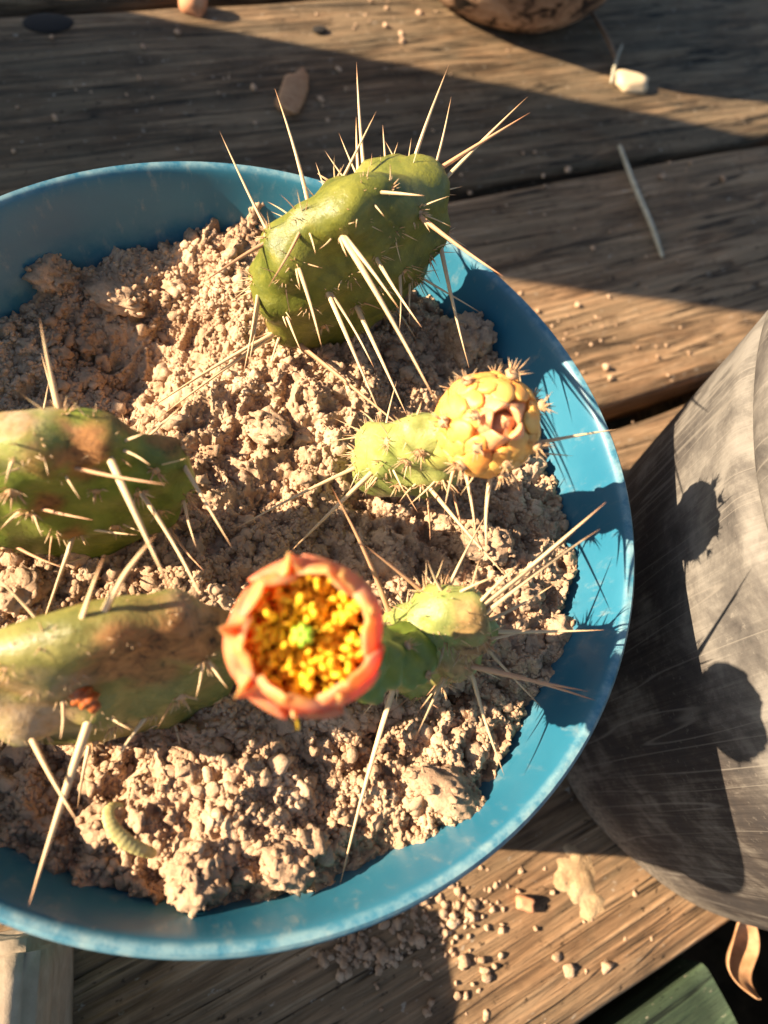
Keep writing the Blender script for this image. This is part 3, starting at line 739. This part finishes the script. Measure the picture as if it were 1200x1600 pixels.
# --- the flowering cactus
tE = plant(680, 1075, -.028, 'small spiny green pad carrying an open pink and yellow cup-shaped flower')
Ep = Pad(tE, PR(668, 1008, -.0020), rad(-80), rad(13), rad(88), .0120, .0250, .0074, M_CACTP, 53, tap=.1, lump=.003, bumpy=.0028, bw=.0032, scars=[(715, 1030, .006, 1), (745, 1000, .006, 1), (735, 965, .005, .8), (700, 1085, .004, .6)])
for s_ in [(697, 992, 952, 790, .0007, .35), (730, 985, 939, 829, .0007, .3), (692, 995, 901, 829, .0007, .35, True), (760, 978, 942, 980, .0006), (752, 1002, 830, 986, .0005), (714, 1038, 930, 1098, .0007, .3, True), (718, 1038, 918, 1080, .0007, .3, True),
           (770, 1000, 848, 1100, .0005), (758, 1050, 785, 1210, .0006), (703, 1045, 650, 1144, .0005), (606, 1092, 529, 1392, .0008, .3), (697, 935, 666, 879, .0005), (706, 1025, 723, 892, .0005, .5, True), (604, 962, 520, 760, .0007, .35, True),
           (668, 930, 570, 852, .0006, .4, True), (700, 940, 772, 896, .0005), (735, 935, 745, 870, .0004), (760, 960, 870, 912, .0005), (606, 1092, 563, 1122, .0004), (630, 945, 640, 915, .0003), (660, 1000, 668, 1060, .0004, .4, True),
           (630, 945, 615, 918, .0003), (697, 992, 685, 1045, .0004), (758, 1050, 745, 1085, .0003), (703, 1045, 660, 1110, .0004), (745, 985, 780, 905, .0004), (735, 960, 812, 880, .0005), (660, 985, 700, 900, .0004)]:
    Ep.add(*s_)
for q in [(640, 985), (650, 960), (675, 965), (690, 1060), (650, 1080), (725, 1010), (625, 965), (665, 990), (700, 970), (620, 1000), (690, 1020)]: Ep.areole(*q)
Ep.filler(6, .008); Ep.build()
o0 = np.array(tE.location)
fc = PR(478, 992, .066)                       # centre of the mouth
fb = PR(588, 1058, .016)
fax = (CAM - fc) / np.linalg.norm(CAM - fc); ax2 = (fc - fb) / np.linalg.norm(fc - fb); fax = fax * .90 + ax2 * .10; fax /= np.linalg.norm(fax)
fw = CR - fax * (CR @ fax); fw /= np.linalg.norm(fw); fv = np.cross(fax, fw)
FH = .030
FK = .77                                      # size of the flower
cup0 = fc - fax * FH * FK
def fpt(x, y, z): return cup0 + (x * fw + y * fv + z * fax) * FK
# ovary: knobbly green tube from the pad into the flower
path = np.array([Ep.c + Ep.u * .004 - Ep.w * .002, Ep.c * .45 + fb * .55 + np.array([0, 0, .004]), fb * .75 + cup0 * .25 + np.array([0, 0, .001]), cup0 + fax * .003, cup0 + fax * .008])
path = smooth_profile(path, 3); nn = len(path); tt = np.linspace(0, 1, nn)
ov_, of_ = tube(path, np.interp(tt, [0, .35, .65, .85, 1], [.0062, .0078, .0085, .0094, .0100]), 40)
ctr = np.concatenate([np.repeat(path, 40, 0), path[[0, -1]]]); on = ov_ - ctr
ov_ = ctr + on * (1 + .9 * (fbm(ov_ * 210, 2)[:, None] - .5))
flower = link('flower', mesh_np('flower', ov_ - o0, of_), M_OVARY, tE)
for i in range(16):
    k = rb.integers(int(nn * .3), int(nn * .85)); a_ = i * gold; j = int(a_ / (2 * math.pi) * 40) % 40
    p = ov_[k * 40 + j]; d = p - path[k]; d /= np.linalg.norm(d)
    o = link('areole', ARM[i % 5], None, flower, p - o0); orient(o, d, fax); o.scale = (.003,) * 3
def petal_mesh(hw, top, rs, tip, seed, mat=M_PETAL):
    nu, nv = 25, 29; V, T = [], []
    for i in range(nv):
        v = i / (nv - 1)
        for j in range(nu):
            s = -1 + 2 * j / (nu - 1)
            w = hw * min(1, .42 + 1.5 * v) * (1 - max(0, (v - .80) / .2) ** 2 * .30)
            th = s * w
            h = v * FH * top * (1 - .10 * s * s * v) + tip * math.exp(-(s / .13) ** 2) * max(0, (v - .82) / .18) ** 1.2
            r = np.interp(v, [0, .15, .4, .62, .80, .92, 1], [.0060, .0110, .0160, .0177, .0176, .0162, .0138]) * rs
            r += .0007 * s * rs + .0004 * math.sin(4 * s + seed) * v * v + tip * .95 * math.exp(-(s / .15) ** 2) * max(0, (v - .8) / .2) ** 1.5
            V.append((r * math.cos(th), r * math.sin(th), h)); T.append(v)
    idx = np.arange(nu * nv).reshape(nv, nu)
    q = np.stack([idx[:-1, :-1], idx[:-1, 1:], idx[1:, 1:], idx[1:, :-1]], -1).reshape(-1, 4)
    me = mesh_np('petal', V, q); attr(me, 't', T); me.materials.append(mat); return me
FM = Matrix(((fw[0], fv[0], fax[0]), (fw[1], fv[1], fax[1]), (fw[2], fv[2], fax[2])))
def place_f(o, th, z=0.0, tilt=0.0):
    o.location = Vector(cup0 + fax * z - o0); o.rotation_mode = 'QUATERNION'
    o.rotation_quaternion = (FM @ Matrix.Rotation(th, 3, 'Z') @ Matrix.Rotation(tilt, 3, 'Y')).to_quaternion(); o.scale = (FK, FK, FK)
# outer petals whose pointed tips show, then the inner ring
for th, rs, top, tip in [(103, 1.04, .98, .0042), (176, 1.06, .95, .0046), (222, 1.07, .93, .0052), (300, 1.03, .95, .0016), (20, 1.02, .98, .001), (60, 1.03, .97, .0014), (262, 1.08, .72, .004)]:
    o = link('petal', petal_mesh(.60, top * .975, rs, tip, th), None, flower); place_f(o, rad(th))
    sm = o.modifiers.new('thickness', 'SOLIDIFY'); sm.thickness = .0008; sm.offset = -1
for i in range(6):
    o = link('petal', petal_mesh(.72, .985 + .022 * ((i * 7) % 3) / 2, .965 + .012 * (i % 2), .0009, i, M_PETALI), None, flower); place_f(o, rad(i * 60 + 12))
    sm = o.modifiers.new('thickness', 'SOLIDIFY'); sm.thickness = .0007; sm.offset = -1
# stamens
fv_, ff_ = tube(np.array([(0, 0, -.010), (0, 0, -.005), (0, 0, 0)]), [.00036, .00034, .0003], 5)
av, af = ICO[2]; av = av * np.array([.00095, .0008, .00165]) * (1 + .3 * (fbm(av * 2, 2)[:, None] - .5))
stm = mesh_np('stamen', np.concatenate([fv_, av]), np.concatenate([ff_, af + len(fv_)])); stm.materials.append(M_ANTHER)
rs_ = np.random.default_rng(12); cnt = 0
for i in range(300):
    r = math.sqrt((i + .5) / 300) * .0142; th = i * gold + rs_.normal() * .15
    if r < .0034: continue
    r += rs_.normal() * .0004
    z = FH * .64 + .08 * r / .013 * FH + rs_.normal() * .0020
    o = link('stamen', stm, None, flower, fpt(r * math.cos(th), r * math.sin(th), z) - o0)
    d = fax + (fw * math.cos(th) + fv * math.sin(th)) * (r / .013) * .35 + rs_.normal(size=3) * .45
    orient(o, d, fw + rs_.normal(size=3) * .6); k = rs_.uniform(.8, 1.25) * FK; o.scale = (k, k, k)
sv_, sf_ = tube(np.array([(0, 0, -.012), (0, 0, -.004), (0, 0, 0)]), [.001, .0012, .0014], 10); Vs, Fs, kk = [sv_], [sf_], len(sv_)
for i in range(6):
    a_ = i * math.pi / 3; lv = ICO[2][0] * np.array([.0013, .0009, .0015]) + np.array([.0009, 0, .0009])
    ca, sa = math.cos(a_), math.sin(a_); lv = np.stack([lv[:, 0] * ca - lv[:, 1] * sa, lv[:, 0] * sa + lv[:, 1] * ca, lv[:, 2]], 1)
    Vs.append(lv); Fs.append(ICO[2][1] + kk); kk += len(lv)
o = link('stigma', mesh_np('stigma', np.concatenate(Vs), np.concatenate(Fs)), M_STIGMA, flower, fpt(-.0008, 0, FH * .86) - o0); orient(o, fax, fw); o.scale = (FK * 1.3,) * 3

# ------------------------------------------------------------------ curled dry leaf on the soil
def curl():
    px = [(243, 1335), (222, 1328), (200, 1318), (182, 1302), (170, 1284), (168, 1266), (178, 1256), (192, 1258)]
    zz = [0.001, .0035, .005, .006, .0065, .006, .0045, .003]
    g = float(soil_h(PR(200, 1305, -.015)[None, :2])[0])
    pts = smooth_profile(np.array([P(x, y, g + .003 + z) for (x, y), z in zip(px, zz)]), 3)
    n = len(pts); t = np.linspace(0, 1, n)
    r = np.interp(t, [0, .1, .35, .7, 1], [.0007, .0013, .0018, .0013, .0005])
    pt2 = np.array([pts[int(i)] * (1 - (i % 1)) + pts[min(n - 1, int(i) + 1)] * (i % 1) for i in np.linspace(0, n - 1.001, 90)])
    r2 = np.interp(np.linspace(0, 1, 90), t, r) * (1 + .05 * np.sin(np.linspace(0, 1, 90) * 130))
    V, Fc = tube(pt2, r2, 14, flat=(1, .45)); b = pt2.mean(0)
    tag(link('curled_leaf', mesh_np('curled_leaf', V - b, Fc), M_CURL, None, b), 'curled ridged yellow-green dry leaf lying on the soil', 'leaf')
curl()

# ------------------------------------------------------------------ the weathered black pot at the right
bpc = (.254, .103); bz = ZR
tK = empty('plant_pot', (bpc[0], bpc[1], 0)); tag(tK, 'large weathered grey-black plastic pot standing beside the blue pot', 'plant pot')
bp = smooth_profile([(.004, .002), (.108, .002), (.114, .0), (.117, .004), (.1205, .05), (.1265, .12), (.1310, bz + .012), (.1320, bz + .020), (.1290, bz + .0265), (.1290, bz + .029),
                     (.1345, bz + .031), (.1365, bz + .038), (.1355, bz + .048), (.1330, bz + .051), (.1295, bz + .048), (.1265, bz + .02), (.115, .03), (.004, .03)], 2)
def kw(a): return 1 + .012 * math.sin(2 * a + 2.0) + .006 * math.sin(5 * a + .7) + .003 * math.sin(11 * a)
kv, kf = lathe(bp, 220, kw); n = len(bp)
half = int(np.argmax(bp[:, 1]))
def part_lathe(i0, i1, name):
    V, Fc = lathe(bp[i0:i1 + 1], 220, kw); me = mesh_np(name, V, Fc)
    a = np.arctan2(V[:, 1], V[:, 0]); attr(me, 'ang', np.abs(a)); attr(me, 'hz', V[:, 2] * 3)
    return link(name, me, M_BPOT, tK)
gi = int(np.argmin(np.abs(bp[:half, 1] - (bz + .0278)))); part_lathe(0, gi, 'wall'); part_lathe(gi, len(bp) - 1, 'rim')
NS = 90; g = np.linspace(-.128, .128, NS); X, Y = np.meshgrid(g, g, indexing='ij'); XY = np.stack([X.ravel(), Y.ravel()], 1)
Zs = bz + .018 + .014 * (fbm(np.c_[XY * 60, XY[:, :1] * 0], 4) - .5); r = np.hypot(XY[:, 0], XY[:, 1]); keep = (r < .1265).reshape(NS, NS); idx = np.arange(NS * NS).reshape(NS, NS)
ok = keep[:-1, :-1] & keep[1:, :-1] & keep[1:, 1:] & keep[:-1, 1:]
q = np.stack([idx[:-1, :-1][ok], idx[1:, :-1][ok], idx[1:, 1:][ok], idx[:-1, 1:][ok]], 1)
used = np.unique(q); re = np.full(NS * NS, -1); re[used] = np.arange(len(used))
tag(link('potting_soil', mesh_np('potting_soil', np.c_[XY, Zs][used], re[q]), M_SOIL, None, (bpc[0], bpc[1], 0)), 'sandy soil filling the large grey-black pot', 'soil', kind='stuff')

# ------------------------------------------------------------------ mottled clay pot behind
b0 = P(740, 60, 0); vd = np.array([b0[0] - CAM[0], b0[1] - CAM[1]]); vd /= np.linalg.norm(vd)
mc = b0[:2] + vd * .098
tM = empty('plant_pot', (mc[0], mc[1], 0)); tag(tM, 'round mottled brown and black clay pot standing on the deck behind', 'plant pot')
mp = smooth_profile([(.004, .001), (.070, .001), (.084, .004), (.098, .022), (.108, .055), (.110, .085), (.100, .118), (.092, .128), (.098, .136), (.097, .143), (.088, .143), (.084, .128), (.094, .09), (.07, .03), (.004, .03)], 2)
V, Fc = lathe(mp, 140, lambda a: 1 + .015 * math.sin(3 * a) + .01 * math.sin(7 * a + 1)); link('body', mesh_np('body', V, Fc), M_MOTTLE, tM)
V, Fc = lathe(np.array([(.002, .116), (.04, .118), (.088, .115)]), 60); link('soil_fill', mesh_np('soil_fill', V, Fc), M_SOIL, tM)

# ------------------------------------------------------------------ block at the lower left
def rough_box(name, corners, z0, z1, mat, amp=.004, parent=None, n=18):
    bm = bmesh.new(); lo = [bm.verts.new((x, y, z0)) for x, y in corners]; hi = [bm.verts.new((x, y, z1)) for x, y in corners]
    bm.faces.new(lo[::-1]); bm.faces.new(hi)
    for i in range(4): bm.faces.new((lo[i], lo[(i + 1) % 4], hi[(i + 1) % 4], hi[i]))
    bmesh.ops.bevel(bm, geom=bm.edges[:], offset=.004, segments=2, affect='EDGES')
    bmesh.ops.subdivide_edges(bm, edges=[e for e in bm.edges if e.calc_length() > .02], cuts=n, use_grid_fill=True)
    bmesh.ops.triangulate(bm, faces=bm.faces[:])
    bm.verts.ensure_lookup_table(); V = np.array([v.co[:] for v in bm.verts]); Fc = np.array([[v.index for v in f.verts] for f in bm.faces]); bm.free()
    c = V.mean(0); d = V - c; d /= np.linalg.norm(d, axis=1)[:, None]
    k = (fbm(V * 120, 4) - .5) * amp; k = k * sstep(z0, z0 + .01, V[:, 2])
    return link(name, mesh_np(name, V + d * k[:, None], Fc), mat, parent)
zt = .082
c1 = P(52, 1600, zt)[:2]; c2 = P(58, 1466, zt)[:2]; e = c2 - c1; L = np.linalg.norm(e); e /= L; nrm = np.array([-e[1], e[0]])
if nrm @ (np.array(P(0, 1540, zt)[:2]) - c1) < 0: nrm = -nrm
c1 = c2 - e * .14
cs = [c1, c2, c2 + nrm * .10, c1 + nrm * .10]
ar = sum(cs[i][0] * cs[(i + 1) % 4][1] - cs[(i + 1) % 4][0] * cs[i][1] for i in range(4))
if ar < 0: cs = cs[::-1]
tag(rough_box('stone_block', cs, 0, zt, M_STONE, .006), 'rough grey stone block on the deck at the front of the blue pot', 'block')

# ------------------------------------------------------------------ litter on the deck
def stick(name, pts, radii, mat, label, cat, seg=8, group=None):
    V, Fc = tube(smooth_profile(np.array(pts), 2), np.interp(np.linspace(0, 1, len(smooth_profile(np.array(pts), 2))), np.linspace(0, 1, len(radii)), radii), seg)
    b = V.mean(0); tag(link(name, mesh_np(name, V - b, Fc), mat, None, b), label, cat, group)
stick('straw', [P(968, 228, .003), P(995, 300, .004), P(1018, 350, .004), P(1035, 402, .0025)], [.0016, .0020, .0020, .0014], M_STRAW, 'single pale dry straw lying across two deck planks', 'straw')
stick('twig', [P(925, 20, .003), P(950, 60, .006), P(965, 100, .004)], [.0018, .0022, .0012], M_CHIP, 'short bent brown twig beside the pale wood chip', 'twig')
stick('twig', [P(955, 130, .003), P(962, 95, .012), P(972, 70, .014)], [.0012, .0014, .0008], M_STRAW, 'thin grey twig standing up from the pale wood chip', 'twig')
def chip(px, py, sx, sy, sz, mat, label, rot=0.0, name='wood_chip', cat='wood chip', z=None):
    V, Fc = ICO[3]; V = np.sign(V) * np.abs(V) ** .7; V = V * np.array([sx, sy, sz]) * (1 + .9 * (fbm(V * 1.4 + px * .1, 3)[:, None] - .5))
    V[:, 2] += .25 * sx * (V[:, 0] / sx) ** 2 * .3
    p = P(px, py, sz * .6 if z is None else z); o = link(name, mesh_np(name, V, Fc), mat, None, p); o.rotation_euler = (0, 0, rot); tag(o, label, cat); return o
chip(985, 128, .016, .010, .005, M_CHIPP, 'pale sunlit wood chip beside the shadow of the clay pot', .6)
chip(455, 150, .024, .010, .003, M_LEAFB, 'flat brown bark flake on the shaded plank behind the blue pot', 1.9, 'bark_flake', 'bark')
chip(302, 2, .010, .008, .008, M_TERRA, 'small sunlit terracotta shard on the far plank', .3, 'terracotta_shard', 'shard')
def leaf(px, py, z, L, W, rot, mat, label):
    nu, nv = 24, 14; V = []
    for i in range(nu):
        u = i / (nu - 1)
        for j in range(nv):
            v = -1 + 2 * j / (nv - 1); w = W * math.sin(math.pi * (.06 + .9 * u)) ** .7
            a = v * 1.7 * (.4 + .6 * u); V.append((L * (u - .5), w * math.sin(a) / 1.3 + .002 * math.sin(6 * u), w * (1 - math.cos(a)) / 1.3 + .010 * (u - .5) ** 2 * 4 + .001 * math.sin(9 * u + 3 * v)))
    idx = np.arange(nu * nv).reshape(nu, nv); q = np.stack([idx[:-1, :-1], idx[1:, :-1], idx[1:, 1:], idx[:-1, 1:]], -1).reshape(-1, 4)
    o = link('dry_leaf', mesh_np('dry_leaf', V, q), mat, None, P(px, py, z)); o.rotation_euler = (.15, .1, rot)
    sm = o.modifiers.new('thickness', 'SOLIDIFY'); sm.thickness = .0006; tag(o, label, 'leaf')
leaf(1148, 1492, -.004, .034, .011, 1.9, M_LEAFB, 'curled tan leaf fallen in the gap beside the green board')
chip(820, 1412, .004, .003, .003, M_TERRA, 'small reddish crumb alone on the lit brown plank', .2, 'soil_crumb', 'crumb')
# a mound of pale wood dust at the plank joint
c = P(905, 1375, 0); N2 = 60; gx = np.linspace(-.045, .045, N2); X, Y = np.meshgrid(gx, gx, indexing='ij'); XY = np.stack([X.ravel(), Y.ravel()], 1)
dd = np.sqrt((XY @ pu / .015) ** 2 + (XY @ pn / .026) ** 2) + .5 * (fbm(np.c_[XY * 90, XY[:, :1] * 0], 3) - .5)
Zz = .0040 * sstep(1.2, .0, dd) - .0022 + .0030 * (fbm(np.c_[XY * 300, XY[:, :1] * 0], 3) - .5); idx = np.arange(N2 * N2).reshape(N2, N2)
q = np.stack([idx[:-1, :-1], idx[1:, :-1], idx[1:, 1:], idx[:-1, 1:]], -1).reshape(-1, 4)
q = q[(Zz[q] > -.0016).any(1) & (dd[q] < 1.25).all(1)]; used = np.unique(q); re = np.full(N2 * N2, -1); re[used] = np.arange(len(used))
tag(link('wood_dust', mesh_np('wood_dust', np.c_[XY, Zz][used], re[q]), M_DUST, None, c), 'small pale mound of wood dust at the joint of two planks', 'wood dust', kind='stuff')
# crumbs spilled on the deck in front
pts_, rs2 = [], []
for px, py, sx, sy, n in [(640, 1440, 50, 30, 150), (560, 1490, 35, 15, 90), (730, 1400, 60, 40, 45), (820, 1480, 120, 60, 30), (700, 1540, 70, 40, 30), (980, 560, 70, 60, 26), (900, 500, 60, 30, 20), (870, 300, 160, 60, 30), (300, 120, 200, 60, 30), (1040, 1230, 60, 60, 30), (1000, 1060, 50, 80, 18), (620, 40, 60, 30, 20)]:
    for _ in range(n):
        pts_.append(P(px + rng.normal() * sx, py + rng.normal() * sy, 0)); rs2.append(.0008 * (1 - rng.random() * .97) ** -.45)
pts_ = np.array(pts_); rs2 = np.minimum(np.array(rs2), .0026); m_ = np.hypot(pts_[:, 0], pts_[:, 1]) > .093
nn_ = pts_[:, :2] @ pn; m_ &= (nn_ > nS + .004)
V, Fc = granules(pts_[m_], rs2[m_], 2, .35, .75, 1.0)
tag(link('spilled_soil', mesh_np('spilled_soil', V, Fc), M_SOIL), 'loose soil crumbs spilled over the deck planks', 'soil crumbs', kind='stuff')

# ------------------------------------------------------------------ timber post beyond the left edge of the view; it shades the planks behind the pot
Ld = np.array([math.cos(SUN_AZ), math.sin(SUN_AZ)]); Ln = np.array([-Ld[1], Ld[0]])
offA = float(P(900, 155, 0)[:2] @ Ln); offB = float(P(980, 463, 0)[:2] @ Ln)
tp = empty('timber_post', (0, 0, 0)); s0 = -.52
cs = [Ld * s0 + Ln * offB, Ld * s0 + Ln * offA, Ld * (s0 - .12) + Ln * offA, Ld * (s0 - .12) + Ln * offB]
ctr2 = sum(cs) / 4; tp.location = (ctr2[0], ctr2[1], 0)
cs = [c - ctr2 for c in cs]
ar = sum(cs[i][0] * cs[(i + 1) % 4][1] - cs[(i + 1) % 4][0] * cs[i][1] for i in range(4))
if ar < 0: cs = cs[::-1]
rough_box('shaft', cs, 0, 1.05, M_WOODG, .003, tp, 8); rough_box('cap', [c * 1.12 for c in cs], 1.045, 1.08, M_WOODG, .002, tp, 6)
tag(tp, 'broad square timber post standing on the deck to the left of the clay pot', 'post')
